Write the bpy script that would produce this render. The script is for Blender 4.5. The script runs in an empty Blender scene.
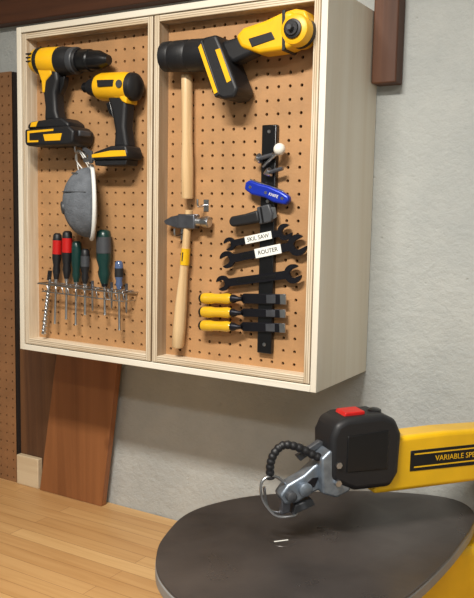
import bpy, bmesh, math, random
from mathutils import Vector, Matrix
random.seed(3)
S=bpy.context.scene
try:
    S.view_settings.view_transform='Standard'
except Exception: pass

# ------------------------------------------------------------ materials
def lin(c):
    return tuple(((v/255)/12.92 if v/255<=.04045 else ((v/255+.055)/1.055)**2.4) for v in c)+(1,)
def mat(name,col,rough=.5,metal=0.,bump=0.,bscale=200.,var=0.,vscale=8.,spec=.5,trans=0.,stretch=(1,1,1),coat=0.,rvar=0.,rscale=6.):
    m=bpy.data.materials.new(name); m.use_nodes=True
    nt=m.node_tree; b=nt.nodes['Principled BSDF']
    b.inputs['Base Color'].default_value=lin(col)
    b.inputs['Roughness'].default_value=rough; b.inputs['Metallic'].default_value=metal
    b.inputs['Specular IOR Level'].default_value=spec
    b.inputs['Transmission Weight'].default_value=trans
    b.inputs['Coat Weight'].default_value=coat
    tc=nt.nodes.new('ShaderNodeTexCoord'); mp=nt.nodes.new('ShaderNodeMapping')
    mp.inputs['Scale'].default_value=stretch
    nt.links.new(tc.outputs['Object'],mp.inputs['Vector'])
    if var>0:
        n=nt.nodes.new('ShaderNodeTexNoise'); n.inputs['Scale'].default_value=vscale; n.inputs['Detail'].default_value=6
        nt.links.new(mp.outputs[0],n.inputs['Vector'])
        r=nt.nodes.new('ShaderNodeValToRGB')
        r.color_ramp.elements[0].position=.3; r.color_ramp.elements[1].position=.7
        r.color_ramp.elements[0].color=lin([v*(1-var) for v in col])
        r.color_ramp.elements[1].color=lin([min(255,v*(1+var)) for v in col])
        nt.links.new(n.outputs['Fac'],r.inputs['Fac']); nt.links.new(r.outputs[0],b.inputs['Base Color'])
    if rvar>0:
        n3=nt.nodes.new('ShaderNodeTexNoise'); n3.inputs['Scale'].default_value=rscale; n3.inputs['Detail'].default_value=8; n3.inputs['Distortion'].default_value=1.
        mr=nt.nodes.new('ShaderNodeMapRange'); mr.inputs['From Min'].default_value=.3; mr.inputs['From Max'].default_value=.7
        mr.inputs['To Min'].default_value=rough-rvar; mr.inputs['To Max'].default_value=rough+rvar
        nt.links.new(mp.outputs[0],n3.inputs['Vector']); nt.links.new(n3.outputs['Fac'],mr.inputs['Value']); nt.links.new(mr.outputs[0],b.inputs['Roughness'])
    if bump>0:
        n2=nt.nodes.new('ShaderNodeTexNoise'); n2.inputs['Scale'].default_value=bscale; n2.inputs['Detail'].default_value=4
        nt.links.new(mp.outputs[0],n2.inputs['Vector'])
        bp=nt.nodes.new('ShaderNodeBump'); bp.inputs['Strength'].default_value=bump; bp.inputs['Distance'].default_value=.004
        nt.links.new(n2.outputs['Fac'],bp.inputs['Height']); nt.links.new(bp.outputs[0],b.inputs['Normal'])
    return m
def woodmat(name,c1,c2,axis='x',rough=.5,scale=1.,coat=0.,ply=None,knots=False):
    """grain running along axis"""
    st={'x':(2,40,40),'z':(40,40,2),'y':(40,2,40)}[axis]
    m=mat(name,c1,rough,0,.12,6,0,coat=coat,stretch=tuple(s*scale for s in st))
    nt=m.node_tree; b=nt.nodes['Principled BSDF']; mp=nt.nodes['Mapping']
    n=nt.nodes.new('ShaderNodeTexNoise'); n.inputs['Scale'].default_value=1.; n.inputs['Detail'].default_value=8; n.inputs['Distortion'].default_value=.6
    r=nt.nodes.new('ShaderNodeValToRGB'); r.color_ramp.elements[0].position=.32; r.color_ramp.elements[1].position=.68
    r.color_ramp.elements[0].color=lin(c2); r.color_ramp.elements[1].color=lin(c1)
    nt.links.new(mp.outputs[0],n.inputs['Vector']); nt.links.new(n.outputs['Fac'],r.inputs['Fac']); last=r.outputs[0]
    tc=nt.nodes['Texture Coordinate']
    if ply:
        w=nt.nodes.new('ShaderNodeTexWave'); w.bands_direction=ply; w.inputs['Scale'].default_value=75; w.inputs['Distortion'].default_value=.5
        r2=nt.nodes.new('ShaderNodeValToRGB'); r2.color_ramp.elements[0].position=.12; r2.color_ramp.elements[1].position=.45
        r2.color_ramp.elements[0].color=(.42,.33,.25,1); r2.color_ramp.elements[1].color=(1,1,1,1)
        mx=nt.nodes.new('ShaderNodeMix'); mx.data_type='RGBA'; mx.blend_type='MULTIPLY'; mx.inputs['Factor'].default_value=.8
        nt.links.new(tc.outputs['Object'],w.inputs['Vector']); nt.links.new(w.outputs['Fac'],r2.inputs['Fac'])
        nt.links.new(last,mx.inputs['A']); nt.links.new(r2.outputs[0],mx.inputs['B']); last=mx.outputs['Result']
    if knots:
        v=nt.nodes.new('ShaderNodeTexVoronoi'); v.inputs['Scale'].default_value=5.5
        r3=nt.nodes.new('ShaderNodeValToRGB'); r3.color_ramp.elements[0].position=.05; r3.color_ramp.elements[1].position=.17
        r3.color_ramp.elements[0].color=(.35,.25,.2,1); r3.color_ramp.elements[1].color=(1,1,1,1)
        mx=nt.nodes.new('ShaderNodeMix'); mx.data_type='RGBA'; mx.blend_type='MULTIPLY'; mx.inputs['Factor'].default_value=.9
        nt.links.new(tc.outputs['Object'],v.inputs['Vector']); nt.links.new(v.outputs['Distance'],r3.inputs['Fac'])
        nt.links.new(last,mx.inputs['A']); nt.links.new(r3.outputs[0],mx.inputs['B']); last=mx.outputs['Result']
    nt.links.new(last,b.inputs['Base Color'])
    return m

M={}
M['ply']=woodmat('plywood_face',(231,225,211),(219,208,188),'z',.55,.5)
M['plyx']=woodmat('plywood_face_horizontal',(231,225,211),(219,208,188),'x',.55,.5)
M['plyin']=woodmat('plywood_edge',(226,214,192),(198,177,147),'z',.6,2.5,ply='X')
M['plyinx']=woodmat('plywood_edge_horizontal',(226,214,192),(198,177,147),'x',.6,2.5,ply='Z')
M['peg']=mat('hardboard_tan',(174,131,88),.55,var=.07,vscale=14,bump=.15,bscale=250)
M['peg2']=mat('hardboard_brown',(138,98,64),.6,var=.08,vscale=10)
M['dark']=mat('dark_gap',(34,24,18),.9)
M['yel']=mat('yellow_plastic',(236,178,18),.4,bump=.03,bscale=900,var=.03,vscale=40)
M['yelm']=mat('yellow_paint',(222,174,12),.35,coat=.3,var=.05,vscale=12)
M['blk']=mat('black_rubber',(22,22,25),.5,bump=.08,bscale=600)
M['blkg']=mat('black_gloss',(16,16,18),.28)
M['gry']=mat('dark_grey_plastic',(62,64,68),.45)
M['steel']=mat('steel',(190,192,196),.28,1.,var=.05,vscale=60)
M['dsteel']=mat('black_oxide_steel',(40,40,46),.35,.7)
M['bsteel']=mat('brushed_blade_steel',(120,122,130),.35,.9,var=.1,vscale=50)
M['alu']=mat('cast_aluminium',(140,150,162),.42,.8,bump=.1,bscale=300,var=.1,vscale=60)
M['red']=mat('red_plastic',(186,26,24),.35)
M['blue']=mat('blue_anodised',(30,56,180),.3,.35)
M['green']=mat('dark_green_plastic',(18,52,48),.3)
M['tape']=mat('white_tape',(232,232,226),.6)
M['ink']=mat('ink',(20,20,24),.7)
M['white']=mat('white_plastic',(230,226,216),.35)
M['amber']=mat('amber_acetate',(216,170,34),.15,coat=.6)
M['clear']=mat('smoky_acetate',(90,110,150),.12,trans=.3)
M['hwood']=woodmat('hickory',(222,192,148),(200,164,116),'z',.45,2)
M['mask']=mat('respirator_grey',(100,104,110),1.,var=.10,vscale=60,bump=.5,bscale=300,spec=.1)
M['maskw']=mat('respirator_white',(222,222,218),.8)
M['beam']=woodmat('beam_brown',(92,54,32),(50,28,18),'x',.6,.6)
M['post']=woodmat('post_brown',(104,64,40),(66,38,24),'z',.6,.6)
M['bdark']=woodmat('plank_dark',(112,76,48),(76,48,30),'z',.6,.5)
M['blite']=woodmat('plank_reddish',(160,104,62),(120,74,42),'z',.5,.4,knots=True)
M['off']=woodmat('offcut',(218,200,168),(198,174,140),'x',.6,.6)
M['ceil']=mat('ceiling_paint',(215,213,206),.9,var=.02)
M['floor']=mat('concrete_floor',(128,124,118),.7,var=.08,vscale=3,bump=.1,bscale=40)
M['table']=mat('saw_table_coating',(68,63,61),.34,.35,var=.18,vscale=7,bump=.03,bscale=250,rvar=.09,rscale=9)
M['rim']=mat('saw_table_rim',(128,126,124),.45,.1,var=.08)
M['lamp']=mat('fixture_white',(235,235,235),.5)

# painted concrete wall
def wallmat():
    m=bpy.data.materials.new('painted_concrete'); m.use_nodes=True; nt=m.node_tree; b=nt.nodes['Principled BSDF']
    b.inputs['Roughness'].default_value=.8
    tc=nt.nodes.new('ShaderNodeTexCoord')
    n=nt.nodes.new('ShaderNodeTexNoise'); n.inputs['Scale'].default_value=3.5; n.inputs['Detail'].default_value=10; n.inputs['Roughness'].default_value=.7
    r=nt.nodes.new('ShaderNodeValToRGB'); r.color_ramp.elements[0].position=.3; r.color_ramp.elements[1].position=.72
    r.color_ramp.elements[0].color=lin((166,170,169)); r.color_ramp.elements[1].color=lin((190,192,188))
    n2=nt.nodes.new('ShaderNodeTexNoise'); n2.inputs['Scale'].default_value=60; n2.inputs['Detail'].default_value=8; n2.inputs['Roughness'].default_value=.7
    v=nt.nodes.new('ShaderNodeTexNoise'); v.inputs['Scale'].default_value=11; v.inputs['Detail'].default_value=5
    pit_=nt.nodes.new('ShaderNodeTexVoronoi'); pit_.inputs['Scale'].default_value=38
    pr=nt.nodes.new('ShaderNodeMapRange'); pr.inputs['From Min'].default_value=.0; pr.inputs['From Max'].default_value=.14; pr.inputs['To Min'].default_value=-1.; pr.inputs['To Max'].default_value=0
    nm=nt.nodes.new('ShaderNodeTexNoise'); nm.inputs['Scale'].default_value=7
    nmr=nt.nodes.new('ShaderNodeMapRange'); nmr.inputs['From Min'].default_value=.53; nmr.inputs['From Max'].default_value=.63
    mul=nt.nodes.new('ShaderNodeMath'); mul.operation='MULTIPLY'
    add=nt.nodes.new('ShaderNodeMath'); add.operation='ADD'; add2=nt.nodes.new('ShaderNodeMath'); add2.operation='ADD'
    bp=nt.nodes.new('ShaderNodeBump'); bp.inputs['Strength'].default_value=.6; bp.inputs['Distance'].default_value=.008
    for x in (n,n2,v,pit_,nm): nt.links.new(tc.outputs['Object'],x.inputs['Vector'])
    nt.links.new(n.outputs['Fac'],r.inputs['Fac']); nt.links.new(r.outputs[0],b.inputs['Base Color'])
    nt.links.new(pit_.outputs['Distance'],pr.inputs['Value']); nt.links.new(nm.outputs['Fac'],nmr.inputs['Value'])
    nt.links.new(pr.outputs[0],mul.inputs[0]); nt.links.new(nmr.outputs[0],mul.inputs[1])
    nt.links.new(n2.outputs['Fac'],add.inputs[0]); nt.links.new(v.outputs['Fac'],add.inputs[1])
    nt.links.new(add.outputs[0],add2.inputs[0]); nt.links.new(mul.outputs[0],add2.inputs[1])
    nt.links.new(add2.outputs[0],bp.inputs['Height']); nt.links.new(bp.outputs[0],b.inputs['Normal'])
    return m
M['wall']=wallmat()
def benchmat():
    m=bpy.data.materials.new('butcher_block'); m.use_nodes=True; nt=m.node_tree; b=nt.nodes['Principled BSDF']
    b.inputs['Roughness'].default_value=.45
    tc=nt.nodes.new('ShaderNodeTexCoord')
    br=nt.nodes.new('ShaderNodeTexBrick'); br.offset=.37; br.inputs['Scale'].default_value=1.
    br.inputs['Brick Width'].default_value=.55; br.inputs['Row Height'].default_value=.042; br.inputs['Mortar Size'].default_value=.0007
    br.inputs['Color1'].default_value=lin((214,174,120)); br.inputs['Color2'].default_value=lin((194,150,98)); br.inputs['Mortar'].default_value=lin((158,116,74))
    mp=nt.nodes.new('ShaderNodeMapping'); mp.inputs['Scale'].default_value=(3,60,60)
    n=nt.nodes.new('ShaderNodeTexNoise'); n.inputs['Scale'].default_value=1.; n.inputs['Detail'].default_value=8; n.inputs['Distortion'].default_value=.8
    r=nt.nodes.new('ShaderNodeValToRGB'); r.color_ramp.elements[0].position=.3; r.color_ramp.elements[1].position=.6
    r.color_ramp.elements[0].color=(.74,.64,.50,1); r.color_ramp.elements[1].color=(1,1,1,1)
    mx=nt.nodes.new('ShaderNodeMix'); mx.data_type='RGBA'; mx.blend_type='MULTIPLY'; mx.inputs['Factor'].default_value=.55
    nt.links.new(tc.outputs['Object'],br.inputs['Vector']); nt.links.new(tc.outputs['Object'],mp.inputs['Vector']); nt.links.new(mp.outputs[0],n.inputs['Vector'])
    nt.links.new(n.outputs['Fac'],r.inputs['Fac']); nt.links.new(br.outputs['Color'],mx.inputs['A']); nt.links.new(r.outputs[0],mx.inputs['B'])
    nt.links.new(mx.outputs['Result'],b.inputs['Base Color'])
    return m
M['bench']=benchmat()

# ------------------------------------------------------------ helpers
def fin(name,bm,m,parent=None,smooth=True,bevel=0,seg=3,ang=35):
    bmesh.ops.recalc_face_normals(bm,faces=bm.faces)
    me=bpy.data.meshes.new(name); bm.to_mesh(me); bm.free()
    o=bpy.data.objects.new(name,me); S.collection.objects.link(o); me.materials.append(M[m] if isinstance(m,str) else m)
    if bevel>0:
        md=o.modifiers.new('bev','BEVEL'); md.width=bevel; md.segments=seg; md.limit_method='ANGLE'; md.angle_limit=math.radians(30)
        md.harden_normals=False
    if smooth:
        for p in me.polygons: p.use_smooth=True
        try:
            me.set_sharp_from_angle(angle=math.radians(ang))
        except Exception: pass
    if parent is not None:
        o.parent=parent; o.matrix_parent_inverse=Matrix.Translation(-Vector(parent.location))
    return o
def empty(name,loc=(0,0,0)):
    e=bpy.data.objects.new(name,None); e.location=loc; e.empty_display_size=.03; S.collection.objects.link(e); return e
def box(name,lo,hi,m,parent=None,bevel=0,seg=2):
    bm=bmesh.new(); bmesh.ops.create_cube(bm,size=1)
    for v in bm.verts: v.co=Vector([lo[i]+(v.co[i]+.5)*(hi[i]-lo[i]) for i in range(3)])
    return fin(name,bm,m,parent,bevel>0,bevel,seg)
def frame_of(d):
    d=Vector(d).normalized(); up=Vector((0,0,1)) if abs(d.z)<.95 else Vector((0,1,0))
    a=d.cross(up).normalized(); b=a.cross(d).normalized(); return d,a,b
def lathe(name,prof,o,d,m,parent=None,seg=28,flat=1.,ang=35):
    """prof [(t,r)] along direction d from o; flat scales the first cross axis"""
    d,a,b=frame_of(d); o=Vector(o); bm=bmesh.new(); rings=[]
    for t,r in prof:
        rings.append([bm.verts.new(o+d*t+a*(r*flat*math.cos(2*math.pi*k/seg))+b*(r*math.sin(2*math.pi*k/seg))) for k in range(seg)])
    for i in range(len(rings)-1):
        for k in range(seg):
            bm.faces.new([rings[i][k],rings[i][(k+1)%seg],rings[i+1][(k+1)%seg],rings[i+1][k]])
    bm.faces.new(rings[0]); bm.faces.new(rings[-1][::-1])
    return fin(name,bm,m,parent,True,ang=ang)
def prism(name,poly,y0,y1,m,parent=None,bevel=0,seg=3,T=None):
    """poly in (x,z) extruded along y; T maps (x,y,z)->world"""
    T=T or (lambda x,y,z:Vector((x,y,z)))
    bm=bmesh.new(); A=[bm.verts.new(T(x,y0,z)) for x,z in poly]; B=[bm.verts.new(T(x,y1,z)) for x,z in poly]
    n=len(poly); bm.faces.new(A); bm.faces.new(B[::-1])
    for i in range(n): bm.faces.new([A[i],B[i],B[(i+1)%n],A[(i+1)%n]])
    return fin(name,bm,m,parent,True,bevel,seg)
def smoothpts(pts,n=6,closed=False):
    P=[Vector(p) for p in pts]; out=[]; N=len(P)
    for i in range(N if closed else N-1):
        g=lambda k:P[k%N] if closed else P[max(0,min(N-1,k))]
        p0,p1,p2,p3=g(i-1),g(i),g(i+1),g(i+2)
        for j in range(n):
            t=j/n; out.append(.5*((2*p1)+(p2-p0)*t+(2*p0-5*p1+4*p2-p3)*t*t+(3*p1-p0-3*p2+p3)*t**3))
    if not closed: out.append(P[-1])
    return out
def tube(name,pts,r,m,parent=None,seg=10,sm=5,closed=False,rfun=None):
    P=smoothpts(pts,sm,closed) if sm>1 else [Vector(p) for p in pts]; bm=bmesh.new(); rings=[]; N=len(P); prev=None
    for i,p in enumerate(P):
        if closed: d=(P[(i+1)%N]-P[i-1])
        else: d=(P[min(i+1,N-1)]-P[max(i-1,0)])
        d.normalize()
        if prev is None: _,a,b=frame_of(d)
        else:
            a=(prev-d*prev.dot(d)).normalized(); b=a.cross(d)
        prev=a; rr=rfun(i) if rfun else r
        rings.append([bm.verts.new(p+a*rr*math.cos(2*math.pi*k/seg)+b*rr*math.sin(2*math.pi*k/seg)) for k in range(seg)])
    for i in range(N if closed else N-1):
        A=rings[i]; B=rings[(i+1)%N]
        for k in range(seg): bm.faces.new([A[k],A[(k+1)%seg],B[(k+1)%seg],B[k]])
    if not closed: bm.faces.new(rings[0]); bm.faces.new(rings[-1][::-1])
    return fin(name,bm,m,parent,True,ang=60)
def ball(name,c,r,m,parent=None):
    bm=bmesh.new(); bmesh.ops.create_uvsphere(bm,u_segments=20,v_segments=12,radius=r)
    for v in bm.verts: v.co+=Vector(c)
    return fin(name,bm,m,parent,True,ang=80)
def text(name,s,size,loc,rot,m,parent):
    cu=bpy.data.curves.new(name,'FONT'); cu.body=s; cu.size=size; cu.extrude=.0002; cu.align_x='CENTER'; cu.align_y='CENTER'
    t=bpy.data.objects.new(name+'_c',cu); S.collection.objects.link(t); t.matrix_world=Matrix.Translation(loc)@rot
    bpy.context.view_layer.update()
    me=bpy.data.meshes.new_from_object(t.evaluated_get(bpy.context.evaluated_depsgraph_get())); me.transform(t.matrix_world)
    o=bpy.data.objects.new(name,me); S.collection.objects.link(o); me.materials.clear(); me.materials.append(M[m])
    bpy.data.objects.remove(t)
    if parent is not None: o.parent=parent; o.matrix_parent_inverse=Matrix.Translation(-Vector(parent.location))
    return o
RX=Matrix.Rotation(math.pi/2,4,'X')
def pegboard(name,x0,x1,z0,z1,yf,th,m,parent=None,pitch=.0254,r=.0033):
    """hardboard sheet with real drilled holes; front surface at y=yf"""
    bm=bmesh.new(); nx=max(1,round((x1-x0)/pitch)); nz=max(1,round((z1-z0)/pitch)); px=(x1-x0)/nx; pz=(z1-z0)/nz
    for i in range(nx):
        for j in range(nz):
            cx=x0+(i+.5)*px; cz=z0+(j+.5)*pz
            O=[];I=[];K=[]
            for k in range(8):
                a=k*math.pi/4; c,s=math.cos(a),math.sin(a); q=max(abs(c),abs(s))
                O.append(bm.verts.new((cx+c/q*px/2,yf,cz+s/q*pz/2))); I.append(bm.verts.new((cx+c*r,yf,cz+s*r))); K.append(bm.verts.new((cx+c*r,yf+th,cz+s*r)))
            for k in range(8):
                l=(k+1)%8; bm.faces.new([O[k],O[l],I[l],I[k]]); bm.faces.new([I[k],I[l],K[l],K[k]])
    bmesh.ops.remove_doubles(bm,verts=bm.verts,dist=.00002)
    me=bpy.data.meshes.new(name); bmesh.ops.recalc_face_normals(bm,faces=bm.faces); bm.to_mesh(me); bm.free()
    o=bpy.data.objects.new(name,me); S.collection.objects.link(o); me.materials.append(M[m])
    if parent is not None: o.parent=parent; o.matrix_parent_inverse=Matrix.Translation(-Vector(parent.location))
    return o

# ------------------------------------------------------------ room
X0,X1,Y0,ZC=-2.2,3.0,-3.4,2.65
box('wall_back',(X0-.1,0,0),(X1+.1,.1,ZC),'wall')
box('wall_left',(X0-.1,Y0,0),(X0,0,ZC),'wall')
box('wall_right',(X1,Y0,0),(X1+.1,0,ZC),'wall')
box('wall_front',(X0-.1,Y0-.1,0),(X1+.1,Y0,ZC),'wall')
box('floor',(X0-.1,Y0-.1,-.1),(X1+.1,.1,0),'floor')
box('ceiling',(X0-.1,Y0-.1,ZC),(X1+.1,.1,ZC+.1),'ceil')

# timber ledger + post on the wall
box('timber_ledger',(-1.4,-.038,2.165),(.774,-.0005,2.29),'beam',bevel=.003)
box('timber_post',(.776,-.04,1.94),(.828,-.0005,2.64),'post',bevel=.003)

# left pegboard sheet
e=empty('hardboard_panel',(-.6,-.02,1.47))
pegboard('sheet',-.95,-.25,.90,2.04,-.033,.006,'peg2',e)
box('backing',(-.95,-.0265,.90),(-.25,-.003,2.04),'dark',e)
# planks standing on the bench against the wall
box('wood_panel',(-.248,-.019,.90),(-.10,-.001,1.338),'bdark',bevel=.002)
prism('wood_plank',[(-.155,.90),(.068,.90),(.128,1.338),(-.080,1.338)],-.040,-.0195,'blite',bevel=.002)
box('wood_offcut',(-.245,-.038,.90),(-.162,-.0205,.985),'off',bevel=.002)

# ------------------------------------------------------------ workbench
e=empty('workbench',(0,-.36,.45))
box('top',(-1.3,-.74,.85),(1.75,-.001,.90),'bench',e,.004)
box('apron_front',(-1.24,-.69,.73),(1.69,-.66,.85),'off',e,.003)
for i,(x,y) in enumerate([(-1.22,-.68),(1.6,-.68),(-1.22,-.09),(1.6,-.09)]):
    box('leg_%d'%(i+1),(x,y,0),(x+.08,y+.08,.85),'off',e,.004)
box('shelf',(-1.2,-.66,.2),(1.66,-.03,.225),'off',e)

# ------------------------------------------------------------ cabinet
W,D,B,T=.774,.252,1.344,2.084
PB=-.217
cab=empty('tool_cabinet',(W/2,-D/2,(B+T)/2))
t=.013
box('side_left',(0,-D,B),(t,-.001,T),'ply',cab,.001)
box('side_right',(W-t,-D,B),(W,-.001,T),'ply',cab,.001)
box('bottom',(t,-D,B),(W-t,-.001,B+t),'plyx',cab,.001)
box('top',(t,-D,T-t),(W-t,-.001,T),'plyx',cab,.001)
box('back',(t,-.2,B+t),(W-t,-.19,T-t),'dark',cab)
C=W/2
for nm,a,b in (('left',t+.002,C-.0018),('right',C+.0018,W-t-.002)):
    z0,z1=B+t+.002,T-t-.002; w=.013; yf=-D+.002
    box('door_%s_stile_1'%nm,(a,yf,z0),(a+w,-.19,z1),'plyin',cab,.001)
    box('door_%s_stile_2'%nm,(b-w,yf,z0),(b,-.19,z1),'plyin',cab,.001)
    box('door_%s_rail_1'%nm,(a+w,yf,z0),(b-w,-.19,z0+w),'plyinx',cab,.001)
    box('door_%s_rail_2'%nm,(a+w,yf,z1-w),(b-w,-.19,z1),'plyinx',cab,.001)
    pegboard('pegboard_%s'%nm,a+w,b-w,z0+w,z1-w,PB,.006,'peg',cab)

# ------------------------------------------------------------ cordless drill
e=empty('cordless_drill',(.14,-.255,1.92)); y=-.257
ax=Vector((1,0,-.06))
lathe('motor_housing',[(0,.016),(.004,.024),(.012,.028),(.05,.030),(.082,.030),(.088,.028)],(.060,y,2.003),ax,'yel',e)
lathe('rear_band',[(0,.0305),(.006,.0312),(.010,.0305)],(.082,y,2.002),ax,'blk',e)
for i,dz in enumerate((.012,.004,-.004)): prism('vent_%d'%(i+1),[(.064,2.004+dz),(.078,2.004+dz),(.078,2.001+dz),(.064,2.001+dz)],y-.0292,y-.020,'dark',e)
lathe('gear_case',[(0,.030),(.01,.031),(.03,.029),(.035,.027),(.050,.027),(.056,.024)],(.142,y,1.998),ax,'blk',e)
lathe('clutch_ring',[(0,.0275),(.002,.0285),(.014,.0285),(.016,.027)],(.176,y,1.996),ax,'gry',e)
lathe('chuck',[(0,.021),(.004,.0235),(.03,.0235),(.033,.021),(.055,.020),(.072,.013),(.08,.010)],(.197,y,1.9945),ax,'blkg',e)
prism('grip',[(.095,1.982),(.142,1.982),(.147,1.955),(.137,1.93),(.140,1.89),(.148,1.868),(.104,1.868),(.106,1.90),(.100,1.94)],y-.017,y+.017,'blk',e,.008,4)
prism('grip_side',[(.086,1.985),(.128,1.985),(.130,1.968),(.112,1.955),(.108,1.93),(.102,1.93),(.100,1.955)],y-.0195,y+.0195,'yel',e,.004)
prism('trigger',[(.145,1.962),(.158,1.964),(.155,1.945),(.143,1.925)],y-.008,y+.008,'blkg',e,.002)
prism('foot',[(.075,1.868),(.165,1.874),(.186,1.862),(.188,1.852),(.064,1.852),(.066,1.862)],y-.028,y+.028,'blk',e,.005)
prism('foot_trim',[(.078,1.866),(.098,1.868),(.092,1.856),(.074,1.856)],y-.0290,y+.0290,'yel',e,.001)
prism('battery',[(.062,1.851),(.192,1.855),(.208,1.843),(.204,1.820),(.195,1.814),(.070,1.814),(.062,1.82)],y-.034,y+.034,'blk',e,.006)
prism('battery_label',[(.072,1.847),(.150,1.849),(.150,1.845),(.078,1.842),(.078,1.826),(.105,1.826),(.105,1.822),(.072,1.822)],y-.0348,y-.030,'yel',e)
prism('battery_badge',[(.120,1.838),(.175,1.839),(.170,1.824),(.125,1.824)],y-.0348,y-.030,'yel',e)
box('battery_latch',(.183,y-.018,1.833),(.211,y+.018,1.846),'gry',e,.003)

# ------------------------------------------------------------ impact driver
e=empty('impact_driver',(.29,-.255,1.86)); y=-.255; ax=Vector((1,0,-.05))
lathe('collet',[(0,.008),(.004,.011),(.018,.011),(.02,.014)],(.204,y,1.938),ax,'blkg',e)
lathe('nose',[(0,.016),(.012,.020),(.03,.025),(.034,.026)],(.222,y,1.937),ax,'blk',e)
lathe('housing',[(0,.026),(.01,.029),(.07,.030),(.088,.028)],(.250,y,1.936),ax,'yel',e)
lathe('rear_cap',[(0,.0295),(.01,.028),(.016,.022),(.019,.010)],(.336,y,1.931),ax,'blk',e)
prism('side_badge',[(.268,1.945),(.312,1.943),(.310,1.930),(.270,1.931)],y-.0315,y-.026,'blk',e,.0005)
lathe('size_badge',[(0,.008),(.002,.008)],(.326,y-.029,1.934),(0,-1,0),'gry',e,20)
prism('grip',[(.282,1.915),(.336,1.915),(.333,1.885),(.330,1.85),(.338,1.805),(.300,1.805),(.303,1.84),(.295,1.88)],y-.017,y+.017,'blk',e,.008,4)
prism('grip_side',[(.300,1.920),(.338,1.918),(.336,1.895),(.325,1.900),(.318,1.908),(.305,1.908)],y-.0195,y+.0195,'yel',e,.003)
prism('trigger',[(.283,1.905),(.272,1.90),(.280,1.88),(.294,1.868)],y-.008,y+.008,'blkg',e,.002)
prism('foot',[(.256,1.798),(.300,1.810),(.340,1.810),(.346,1.795),(.344,1.782),(.246,1.782),(.246,1.79)],y-.026,y+.026,'blk',e,.004)
prism('foot_trim',[(.250,1.793),(.300,1.800),(.340,1.800),(.343,1.788),(.250,1.786)],y-.0270,y+.0270,'yel',e,.001)
prism('terminal_rail',[(.250,1.782),(.340,1.782),(.336,1.770),(.254,1.770)],y-.020,y+.020,'blk',e,.002)
prism('belt_clip',[(.224,1.804),(.232,1.808),(.250,1.800),(.252,1.776),(.244,1.774),(.240,1.792)],y-.028,y-.022,'gry',e,.001)
lathe('bit_holder',[(0,.005),(.03,.005)],(.226,y-.022,1.782),(1,0,.1),'steel',e,8)

# ------------------------------------------------------------ angle drill (hung sideways)
e=empty('cordless_angle_drill',(.6,-.257,1.97)); y=-.257
lathe('motor_barrel',[(0,.024),(.003,.029),(.02,.030),(.024,.0285),(.028,.030),(.06,.031),(.064,.029),(.068,.031),(.120,.031),(.125,.026)],(.420,y,1.984),(1,0,-.04),'blk',e)
prism('battery',[(.532,2.006),(.562,2.009),(.580,1.975),(.612,1.907),(.604,1.890),(.580,1.888),(.562,1.897),(.527,1.985)],y-.032,y+.032,'blk',e,.006)
prism('battery_trim',[(.520,1.992),(.531,2.002),(.574,1.898),(.563,1.892)],y-.0330,y+.028,'blk',e,.002)
prism('battery_label',[(.524,1.988),(.530,1.994),(.569,1.902),(.562,1.899)],y-.0338,y-.030,'yel',e)
prism('battery_plate',[(.562,1.980),(.572,1.982),(.598,1.922),(.589,1.918)],y-.0328,y-.028,'yel',e)
prism('grip',[(.562,1.998),(.640,2.010),(.640,1.972),(.590,1.955),(.576,1.968)],y-.018,y+.018,'blk',e,.008,4)
prism('body',[(.598,2.004),(.615,2.018),(.660,2.026),(.700,2.038),(.720,2.036),(.722,1.976),(.700,1.970),(.650,1.968),(.610,1.982)],y-.023,y+.023,'yel',e,.008,4)
prism('body_inlay',[(.628,1.996),(.676,2.004),(.684,1.990),(.636,1.980)],y-.0242,y-.018,'blk',e,.001)
prism('body_seam',[(.697,2.039),(.703,2.040),(.705,1.970),(.699,1.968)],y-.0245,y+.0245,'blk',e,.001)
lathe('gear_head',[(0,.024),(.004,.028),(.040,.029),(.048,.026),(.051,.020)],(.722,y+.024,2.004),(0,-1,0),'yel',e)
lathe('head_ring',[(0,.0295),(.010,.0295)],(.722,y+.006,2.004),(0,-1,0),'blk',e)
lathe('chuck',[(0,.017),(.004,.017),(.005,.013),(.008,.012)],(.722,y-.027,2.004),(0,-1,0),'blk',e)
lathe('spindle',[(0,.006),(.010,.005)],(.722,y-.034,2.004),(0,-1,0),'gry',e,6)
prism('head_cap',[(.688,2.036),(.720,2.041),(.740,2.036),(.748,2.018),(.740,2.014),(.70,2.022)],y-.018,y+.02,'yel',e,.004)

# ------------------------------------------------------------ hammer handle, hammer
e=empty('hammer_handle',(.464,-.236,1.82))
lathe('shaft',[(0,.0125),(.003,.0135),(.07,.0138),(.12,.012),(.2,.0125),(.243,.013),(.246,.012)],(.466,-.236,1.703),(-.02,0,1),'hwood',e,flat=.85)
e=empty('hammer',(.47,-.238,1.53)); y=-.238
lathe('handle',[(0,.012),(.004,.0145),(.04,.0155),(.09,.0145),(.15,.0105),(.22,.0095),(.27,.0095)],(.447,y,1.394),(.085,0,1),'hwood',e,flat=.8)
lathe('label',[(0,.0108),(.034,.0104)],(.4625,y-.0005,1.568),(.085,0,1),'yelm',e,flat=.85)
lathe('label_text',[(0,.0109),(.018,.0107)],(.4632,y-.0009,1.576),(.085,0,1),'ink',e,12,flat=.5)
prism('head_peen',[(.414,1.657),(.418,1.650),(.452,1.642),(.452,1.670),(.432,1.666)],y-.008,y+.008,'bsteel',e,.001)
prism('head_eye',[(.450,1.642),(.492,1.642),(.492,1.672),(.450,1.672)],y-.011,y+.011,'bsteel',e,.003)
lathe('head_face',[(0,.010),(.012,.008),(.018,.0115),(.030,.0115),(.032,.010)],(.490,y,1.657),(1,0,0),'steel',e)
lathe('wedge_top',[(0,.009),(.01,.009)],(.471,y,1.670),(.085,0,1),'hwood',e,flat=.8)

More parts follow.
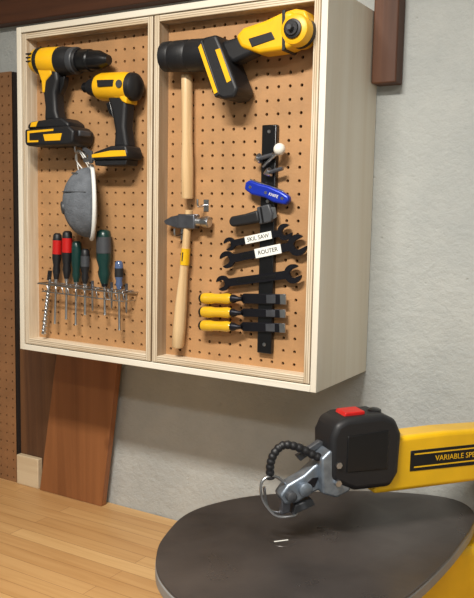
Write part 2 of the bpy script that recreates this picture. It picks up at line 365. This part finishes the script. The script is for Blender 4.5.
# hooks
def hook(x,z,l=.03):
    e=empty('tool_hook',(x,PB,z)); tube('wire',[(x,PB-.0003,z),(x,PB-.008,z),(x,PB-l,z-.002),(x,PB-l-.003,z+.012)],.0022,'steel',e,8,4)
    box('plate',(x-.006,PB-.0015,z-.012),(x+.006,PB-.0002,z+.012),'steel',e)
for x,z,l in [(.500,1.690,.03),(.444,1.6295,.03),(.174,1.803,.03)]:
    hook(x,z,l)

# ------------------------------------------------------------ magnetic strip
e=empty('magnetic_tool_strip',(.65,-.223,1.62))
box('bar',(.632,-.229,1.402),(.664,PB-.0003,1.845),'blkg',e,.002)
for i,z in enumerate((1.42,1.70,1.832)):
    lathe('screw_%d'%(i+1),[(0,.004),(.0015,.003)],(.648,-.2288,z),(0,-1,0),'steel',e,12)
YS=-.2292
# awl with ball knob
e=empty('scratch_awl',(.67,-.24,1.79))
ball('knob',(.679,-.243,1.797),.0115,'white',e); lathe('shank',[(0,.002),(.03,.0035),(.05,.005)],(.640,-.236,1.765),(.039,-.004,.032),'steel',e,12)
for k,(x,z,r) in enumerate([(.640,1.782,.010),(.662,1.756,.009)]):
    e=empty('countersink_bit',(x,-.235,z))
    lathe('cone',[(0,.002),(.010,r),(.014,r)],(x-.017,-.2395,z-.004),(1,0,.25),'steel',e,16); lathe('shank',[(0,.004),(.028,.004)],(x-.004,-.2395,z-.001),(1,0,.25),'bsteel',e,8)
# folding knife
e=empty('folding_knife',(.65,-.238,1.716))
def rotT(cx,cz,ang):
    c,s=math.cos(ang),math.sin(ang)
    return lambda x,y,z:Vector((cx+x*c-z*s,y,cz+x*s+z*c))
a=math.atan2(-.028,.094); Tk=rotT(.652,1.716,a)
prism('handle',[(-.050,.006),(-.042,.013),(-.02,.012),(0,.014),(.03,.012),(.048,.008),(.052,0),(.046,-.010),(.02,-.013),(0,-.010),(-.03,-.013),(-.048,-.008)],YS-.015,YS,'blue',e,.004,3,Tk)
for i,x in enumerate((-.036,.0,.037)):
    p=Tk(x,0,0); lathe('rivet_%d'%(i+1),[(0,.0035),(.0012,.0028)],(p.x,YS-.0148,p.z),(0,-1,0),'steel',e,12)
p=Tk(.018,YS-.0155,.0); text('lettering','KNIFE',.008,p,Matrix.Rotation(-a,4,'Y')@RX,'tape',e)
prism('blade_spine',[(-.045,.0145),(.030,.0145),(.035,.011),(-.042,.011)],YS-.010,YS-.005,'steel',e,.0005,1,Tk)
# scraper
e=empty('utility_scraper',(.625,-.238,1.667)); Tk=rotT(.622,1.668,math.atan2(.021,.098))
prism('handle',[(-.052,.004),(-.046,.011),(-.015,.010),(.016,.012),(.016,-.012),(-.02,-.011),(-.046,-.010),(-.052,-.004)],YS-.016,YS,'blk',e,.004,3,Tk)
prism('head',[(.012,.018),(.040,.019),(.044,.0),(.039,-.016),(.012,-.016)],YS-.012,YS,'gry',e,.003,3,Tk)
prism('head_grooves',[(.020,.016),(.024,.016),(.024,-.014),(.020,-.014)],YS-.0125,YS-.004,'blkg',e,0,1,Tk)
prism('blade',[(.038,.014),(.050,.010),(.050,-.008),(.038,-.012)],YS-.006,YS-.004,'steel',e,0,1,Tk)
# wrenches
def wrench(p0,p1,w,h,tapeat=None,word=''):
    p0=Vector((p0[0],0,p0[1])); p1=Vector((p1[0],0,p1[1])); c=(p0+p1)/2; L=(p1-p0).length/2; a=math.atan2(p1.z-p0.z,p1.x-p0.x)
    e=empty('open_end_wrench',(c.x,YS-.003,c.z)); Tk=rotT(c.x,c.z,a)
    def jaw(s,ph,R):
        cc=s*(L-R*.8)
        th0=math.asin(w/R); st=math.pi-th0; en=.72
        arc=[st-i*(st-en)/9 for i in range(10)]
        up=[(R*math.cos(t),R*math.sin(t)) for t in arc]
        g=R*.46
        notch=[(R*.82,g),(R*.0,g),(-R*.30,g*.6),(-R*.36,0),(-R*.30,-g*.6),(R*.0,-g),(R*.82,-g)]
        dn=[(R*math.cos(t),-R*math.sin(t)) for t in arc[::-1]]
        pl=up+notch+dn
        cph,sph=math.cos(ph),math.sin(ph); k=len(pl)
        out=[((x,z) if i in (0,k-1) else (x*cph-z*sph,x*sph+z*cph)) for i,(x,z) in enumerate(pl)]
        return [(cc+s*X,s*Z) for X,Z in out]
    r=jaw(1,.26,h); l=jaw(-1,.26,h*.84)
    prism('body',r+l,YS-.0055,YS,'dsteel',e,.0010,2,Tk)
    prism('shank_recess',[(-L*.5,w*.45),(L*.45,w*.45),(L*.45,-w*.45),(-L*.5,-w*.45)],YS-.0058,YS-.005,'blkg',e,.0002,1,Tk)
    if tapeat is not None:
        x0,x1=tapeat
        prism('tape_label',[(x0,w*1.15),(x1,w*1.15),(x1,-w*1.15),(x0,-w*1.15)],YS-.0068,YS-.0052,'tape',e,.0003,1,Tk)
        p=Tk((x0+x1)/2,YS-.0070,0); text('handwriting',word,.0115,p,Matrix.Rotation(-a,4,'Y')@RX,'ink',e)
wrench((.556,1.612),(.702,1.645),.0065,.0160,(-.026,.034),'SKIL SAW')
wrench((.548,1.580),(.733,1.622),.0080,.0205,(-.014,.044),'ROUTER')
wrench((.540,1.533),(.724,1.566),.0080,.0185)
# chisels
for i,(z,dz) in enumerate(((1.508,.012),(1.480,.010),(1.452,.011))):
    e=empty('wood_chisel',(.6,-.241,z)); d=Vector((1,0,.06)); y=YS-.012; o=Vector((.504,y,z-.006))
    lathe('cap',[(0,.007),(.003,.0100),(.007,.0104)],o,d,'dsteel',e,20)
    lathe('handle',[(0,.0104),(.004,.0115),(.020,.0115),(.030,.0100),(.045,.0102),(.060,.0112),(.068,.0085)],o+d*.007,d,'amber',e,20)
    lathe('bolster',[(0,.0085),(.006,.0085),(.014,.005),(.024,.004)],o+d*.075,d,'dsteel',e,16)
    Tk=rotT(o.x,o.z,math.atan2(.06,1)); h=dz-.002
    prism('blade',[(.090,.003),(.098,h),(.180,h),(.180,-h),(.098,-h),(.090,-.003)],YS-.005,YS,'dsteel',e,.0008,2,Tk)
    prism('bevel_edge',[(.178,h),(.192,h),(.192,-h),(.178,-h)],YS-.0045,YS-.001,'steel',e,.0005,1,Tk)
    prism('blade_mark',[(.150,h*.8),(.170,h*.8),(.170,-h*.8),(.150,-h*.8)],YS-.0056,YS-.004,'bsteel',e,.0003,1,Tk)

# ------------------------------------------------------------ screwdriver rack + drivers
e=empty('screwdriver_rack',(.2,-.235,1.505))
YR=-.243
tube('rail_front',[(.070,PB-.001,1.506),(.070,-.262,1.506),(.325,-.262,1.500),(.325,PB-.001,1.500)],.0018,'steel',e,8,1)
tube('rail_rear',[(.070,-.224,1.506),(.325,-.224,1.500)],.0018,'steel',e,8,1)
tube('rail_lower',[(.078,PB-.001,1.488),(.078,-.256,1.488),(.318,-.256,1.482),(.318,PB-.001,1.482)],.0014,'steel',e,8,1)
for i,x in enumerate((.09,.115,.135,.152,.175,.20,.235,.27,.29,.31)):
    tube('divider_%d'%(i+1),[(x+.008,-.224,1.5045),(x+.008,-.262,1.5045),(x+.008,-.256,1.486)],.0013,'steel',e,6,1)
def driver(p0,p1,hl,r,hm,bm_,band=None):
    p0=Vector((p0[0],YR,p0[1])); p1=Vector((p1[0],YR,p1[1])); d=(p1-p0); L=d.length
    e=empty('screwdriver',tuple(p0))
    lathe('handle',[(0,r*.55),(.004,r*.9),(.014,r),(hl*.55,r),(hl*.7,r*.72),(hl*.82,r*.85),(hl,r*.5)],p0,d,hm,e,8 if r>.013 else 14,ang=50)
    if band: lathe('handle_band',[(0,r*1.03),(hl*.3,r*1.03)],p0+d.normalized()*.016,d,band,e,14)
    lathe('ferrule',[(0,r*.45),(.008,r*.4)],p0+d.normalized()*(hl-.001),d,bm_,e,12)
    lathe('shaft',[(0,.0028),(L-hl-.006,.0028),(L-hl-.002,.0036),(L-hl,.0010)],p0+d.normalized()*hl,d,'steel',e,10)
driver((.114,1.622),(.104,1.412),.105,.0105,'blk','steel','red')
driver((.144,1.628),(.139,1.425),.108,.0115,'blk','steel','red')
driver((.172,1.606),(.168,1.415),.092,.0115,'green','steel')
driver((.197,1.590),(.196,1.440),.078,.0100,'blk','steel','gry')
driver((.250,1.634),(.254,1.445),.118,.0165,'green','dsteel','gry')
driver((.293,1.568),(.295,1.415),.062,.0095,'clear','steel','ink')
for x,zz in ((.218,1.452),(.273,1.462),(.314,1.455)):
    e=empty('screwdriver_bit',(x,YR,1.49)); lathe('hex_shank',[(0,.0034),(.022,.0034)],(x,YR,1.520),(0,0,-1),'bsteel',e,6); lathe('tip',[(0,.0028),(1.498-zz-.004,.0022),(1.498-zz,.0008)],(x,YR,1.498),(0,0,-1),'steel',e,10)
# auger bit
e=empty('auger_bit',(.08,YR,1.45))
P0=Vector((.090,YR,1.515)); P1=Vector((.068,YR,1.382)); dd,aa,bb=frame_of(P1-P0); L=(P1-P0).length
lathe('core',[(0,.0036),(.03,.0036),(L-.008,.0025),(L,.0005)],P0,P1-P0,'steel',e,10)
for ph in (0,math.pi):
    tube('flute_%d'%(1 if ph==0 else 2),[P0+dd*(.028+(L-.032)*k/48)+(aa*math.cos(k*.75+ph)+bb*math.sin(k*.75+ph))*.0042 for k in range(49)],.0019,'steel',e,6,1)
lathe('hex_shank',[(0,.005),(.022,.005)],P0+Vector((0,0,.02)),P1-P0,'blk',e,6)

# ------------------------------------------------------------ dust mask
e=empty('dust_mask',(.178,-.25,1.69))
R=Matrix.Rotation(math.radians(-42),3,'Z'); c0=Vector((.226,-.258,1.692))
def dome(name,m,sx,sz,dep,off,th):
    bm=bmesh.new(); nr,na=10,40; rings=[]
    for i in range(nr+1):
        f=i/nr; rr=math.sin(f*math.pi/2); dz=math.cos(f*math.pi/2)**.9
        ring=[]
        for k in range(na):
            a=2*math.pi*k/na; ca,sa=math.cos(a),math.sin(a)
            x=ca*rr*sx*(1-.18*sa*sa*(1 if sa>0 else .3)); z=sa*rr*sz
            pinch=1-.12*max(0,sa)**3*rr
            y=-dep*dz*(1+.05*math.cos(6*a)*(1 if i>3 else 0)*.4)
            ring.append(bm.verts.new(c0+R@Vector((x*pinch,y+off,z))))
        rings.append(ring)
    for i in range(nr):
        for k in range(na):
            bm.faces.new([rings[i][k],rings[i][(k+1)%na],rings[i+1][(k+1)%na],rings[i+1][k]])
    bmesh.ops.remove_doubles(bm,verts=bm.verts,dist=.00005)
    o=fin(name,bm,m,e,True,ang=70); md=o.modifiers.new('s','SOLIDIFY'); md.thickness=th; return o
dome('shell','mask',.050,.076,.060,0,.002)
rim=[c0+R@Vector((math.cos(a)*.052*(1-.18*math.sin(a)**2*(1 if math.sin(a)>0 else .3)),.002,math.sin(a)*.079)) for a in [2*math.pi*k/24 for k in range(24)]]
tube('rim',rim,.0046,'maskw',e,8,3,closed=True)
tube('seam',[c0+R@Vector((math.sin(t)*.0490,-math.cos(t)*.0600,.022)) for t in [-1.3,-.8,-.3,.2,.7,1.3]],.0010,'gry',e,6,4)
lathe('exhale_valve',[(0,.014),(.005,.014),(.007,.010)],c0+R@Vector((0,-.056,-.012)),R@Vector((0,-1,-.15)),'gry',e,20)
tube('nose_clip',[c0+R@Vector((math.sin(t)*.026,-math.cos(t)*.032-.008,.062)) for t in [-1.0,-.4,.2,.8]],.0018,'steel',e,6,4)
tube('strap_1',[rim[3],Vector((.208,-.25,1.785)),Vector((.177,-.240,1.806)),Vector((.168,-.24,1.785)),rim[9]],.0016,'maskw',e,6,5)
tube('strap_2',[rim[20],Vector((.246,-.262,1.66)),Vector((.228,-.250,1.74)),Vector((.176,-.243,1.807)),Vector((.172,-.235,1.76)),rim[10]],.0014,'maskw',e,6,5)

# ------------------------------------------------------------ scroll saw
e=empty('scroll_saw',(.85,-.35,.90)); TZ=1.11
out=[(.628,-.549),(.599,-.486),(.576,-.392),(.591,-.310),(.643,-.222),(.752,-.122),(.865,-.052),(.965,-.022),(1.021,-.050),(1.046,-.122),(1.050,-.243),(1.045,-.362),(1.034,-.460),(1.012,-.562),(.951,-.640),(.853,-.681),(.763,-.665),(.683,-.618)]
pts=smoothpts([(x,y,0) for x,y in out],5,True)
def slab(name,z0,z1,m,sc,bev):
    cx,cy=.82,-.36; bm=bmesh.new()
    A=[bm.verts.new((cx+(p.x-cx)*sc,cy+(p.y-cy)*sc,z0)) for p in pts]; Bv=[bm.verts.new((cx+(p.x-cx)*sc,cy+(p.y-cy)*sc,z1)) for p in pts]
    n=len(A); bm.faces.new(A); bm.faces.new(Bv)
    for i in range(n): bm.faces.new([A[i],Bv[i],Bv[(i+1)%n],A[(i+1)%n]])
    return fin(name,bm,m,e,True,bev,3)
slab('table_top',TZ-.004,TZ,'table',1.,.0015)
slab('table_rim',TZ-.024,TZ-.0041,'rim',1.003,.003)
A2=Vector((math.sin(math.radians(40)),math.cos(math.radians(40)),0)); N2=Vector((A2.y,-A2.x,0)); BL=Vector((.785,-.394,0))
TS=lambda s,n,z: BL+A2*s+N2*n+Vector((0,0,z))
def sprism(name,poly,n0,n1,m,bevel=0,seg=3): return prism(name,poly,n0,n1,m,e,bevel,seg,TS)
lathe('table_insert',[(0,.024),(.0006,.0235)],TS(0,0,TZ-.0001),(0,0,1),'table',e,32)
sprism('blade_slot',[(-.016,TZ+.0004),(.010,TZ+.0004),(.010,TZ+.0011),(-.016,TZ+.0011)],-.0013,.0013,'tape')
# head
sprism('motor_head',[(.072,1.225),(.070,1.298),(.080,1.322),(.100,1.330),(.170,1.332),(.196,1.322),(.208,1.295),(.205,1.225),(.190,1.200),(.120,1.200),(.095,1.210)],-.040,.036,'blk',.010,4)
sprism('head_face_plate',[(.100,1.235),(.100,1.300),(.180,1.305),(.180,1.235)],.034,.0375,'blkg',.003)
sprism('power_switch',[(.100,1.326),(.142,1.330),(.142,1.337),(.104,1.336)],-.018,.018,'red',.002)
lathe('speed_knob',[(0,.013),(.006,.012),(.008,.008)],TS(.170,.0,1.328),(0,0,1),'blkg',e,20)
sprism('upper_arm',[(.160,1.186),(.185,1.286),(.300,1.290),(.440,1.288),(.470,1.27),(.470,1.20),(.440,1.190),(.190,1.186)],-.028,.026,'yelm',.008,4)
sprism('arm_label',[(.232,1.222),(.232,1.260),(.430,1.262),(.430,1.222)],.0255,.0268,'blkg',.0004,1)
sprism('arm_label_stripe',[(.240,1.252),(.240,1.2545),(.425,1.2565),(.425,1.254)],.0265,.0272,'yelm')
sprism('arm_label_stripe_2',[(.240,1.228),(.240,1.2305),(.425,1.2325),(.425,1.230)],.0265,.0272,'yelm')
text('arm_lettering','VARIABLE SPEED',.014,TS(.335,.0272,1.242),Matrix((A2,Vector((0,0,1)),N2)).transposed().to_4x4(),'yelm',e)
sprism('rear_column',[(.425,.93),(.425,1.21),(.470,1.21),(.478,1.10),(.478,.93)],-.024,.030,'yelm',.008,3)
sprism('lower_arm',[(.06,1.00),(.06,1.060),(.10,1.078),(.430,1.081),(.475,1.07),(.475,.93),(.38,.925),(.20,.945)],-.055,.062,'yelm',.014,4)
sprism('trunnion',[(-.05,1.03),(-.08,1.0855),(.10,1.0855),(.08,1.03)],-.05,.05,'blk',.004)
sprism('base_front',[(-.02,.90),(.04,1.02),(.14,1.02),(.17,.90)],-.060,.060,'blk',.006)
sprism('base_rear',[(.26,.90),(.28,.95),(.46,.95),(.475,.90)],-.050,.070,'blk',.006)
sprism('base_plate',[(-.03,.90),(-.03,.908),(.475,.908),(.475,.90)],-.045,.075,'blk',.003)
# blade clamp assembly
sprism('clamp_bracket',[(.058,1.200),(.054,1.262),(.070,1.276),(.108,1.276),(.112,1.200),(.085,1.190)],-.026,.032,'alu',.004)
sprism('clamp_arm',[(-.004,1.182),(-.014,1.198),(.000,1.216),(.030,1.230),(.062,1.256),(.086,1.258),(.090,1.215),(.070,1.205),(.045,1.196),(.018,1.182)],-.013,.016,'alu',.004)
sprism('clamp_pocket',[(.020,1.205),(.045,1.225),(.058,1.225),(.050,1.208)],.0155,.0168,'dsteel',.001)
lathe('clamp_knob',[(0,.011),(.012,.012),(.014,.009)],TS(.030,.014,1.208),N2,'alu',e,14)
lathe('clamp_knob_2',[(0,.009),(.016,.009),(.018,.006)],TS(.004,.012,1.198),N2,'gry',e,12)
lathe('clamp_bolt',[(0,.006),(.008,.006)],TS(.085,.031,1.250),N2,'steel',e,6)
lathe('clamp_bolt_2',[(0,.006),(.008,.006)],TS(.085,.031,1.218),N2,'steel',e,6)
sprism('tension_lever',[(.03,1.250),(.022,1.260),(.065,1.284),(.078,1.280)],-.012,.000,'gry',.002)
sprism('blade_holder',[(-.007,1.160),(-.007,1.188),(.010,1.188),(.010,1.164)],-.006,.008,'bsteel',.002)
tube('hold_down_foot',[TS(.012,.004,1.205),TS(-.020,.004,1.230),TS(-.042,.004,1.224),TS(-.044,.004,1.20),TS(-.032,.004,1.176),TS(-.014,.010,1.160),TS(.014,.014,1.160),TS(.022,-.002,1.160),TS(-.010,-.008,1.160),TS(-.028,-.006,1.172),TS(-.036,-.004,1.21)],.0026,'steel',e,8,5)
sprism('guard_post',[(.020,1.158),(.020,1.19),(.027,1.19),(.027,1.158)],-.004,.004,'alu',.001)
sprism('guard_tip',[(.012,1.160),(.016,1.178),(.048,1.186),(.054,1.174)],-.012,.014,'gry',.002)
hp=smoothpts([TS(.066,.020,1.256),TS(.045,.016,1.266),TS(.018,.010,1.280),TS(-.006,.006,1.284),TS(-.022,.004,1.270),TS(-.028,.002,1.248),TS(-.026,.0,1.225)],30)
acc=[hp[0]]
for p in hp:
    if (p-acc[-1]).length>.0012: acc.append(p)
tube('blower_hose',acc,.006,'blk',e,14,1,rfun=lambda i:.0062+.0014*abs(math.sin(i*math.pi/6)))

# ------------------------------------------------------------ lights
def fixture(x,y,pw,col=(1,.96,.90),sx=1.2,sy=.16):
    e=empty('ceiling_light',(x,y,ZC)); box('housing',(x-sx/2-.02,y-.13,ZC-.06),(x+sx/2+.02,y+.13,ZC),'lamp',e,.005)
    L=bpy.data.lights.new('tube_light','AREA'); L.shape='RECTANGLE'; L.size=sx; L.size_y=sy; L.energy=pw; L.color=col
    o=bpy.data.objects.new('tube_light',L); o.location=(x,y,ZC-.065); S.collection.objects.link(o); o.parent=e; o.matrix_parent_inverse=Matrix.Translation(-Vector(e.location))
fixture(.75,-1.35,50,(1,.95,.87),.5)
fixture(1.9,-2.3,29,(1,.97,.93))
fixture(-1.1,-2.2,5)
w=bpy.data.worlds.new('world'); S.world=w; w.use_nodes=True
w.node_tree.nodes['Background'].inputs[0].default_value=(.75,.85,1,1); w.node_tree.nodes['Background'].inputs[1].default_value=.3

# ------------------------------------------------------------ camera
yaw,pit,rol,f=.538,.113,.0195,780.6
fw=Vector((-math.sin(yaw)*math.cos(pit),math.cos(yaw)*math.cos(pit),-math.sin(pit))); r0=Vector((math.cos(yaw),math.sin(yaw),0)); u0=r0.cross(fw)
r=r0*math.cos(rol)+u0*math.sin(rol); u=u0*math.cos(rol)-r0*math.sin(rol)
cd=bpy.data.cameras.new('camera'); cam=bpy.data.objects.new('camera',cd); S.collection.objects.link(cam)
Mx=Matrix((r,u,-fw)).transposed().to_4x4(); Mx.translation=Vector((1.3784,-1.5603,1.6813)); cam.matrix_world=Mx
cd.sensor_width=36; cd.lens=f*36/598; cd.clip_start=.02
S.camera=cam
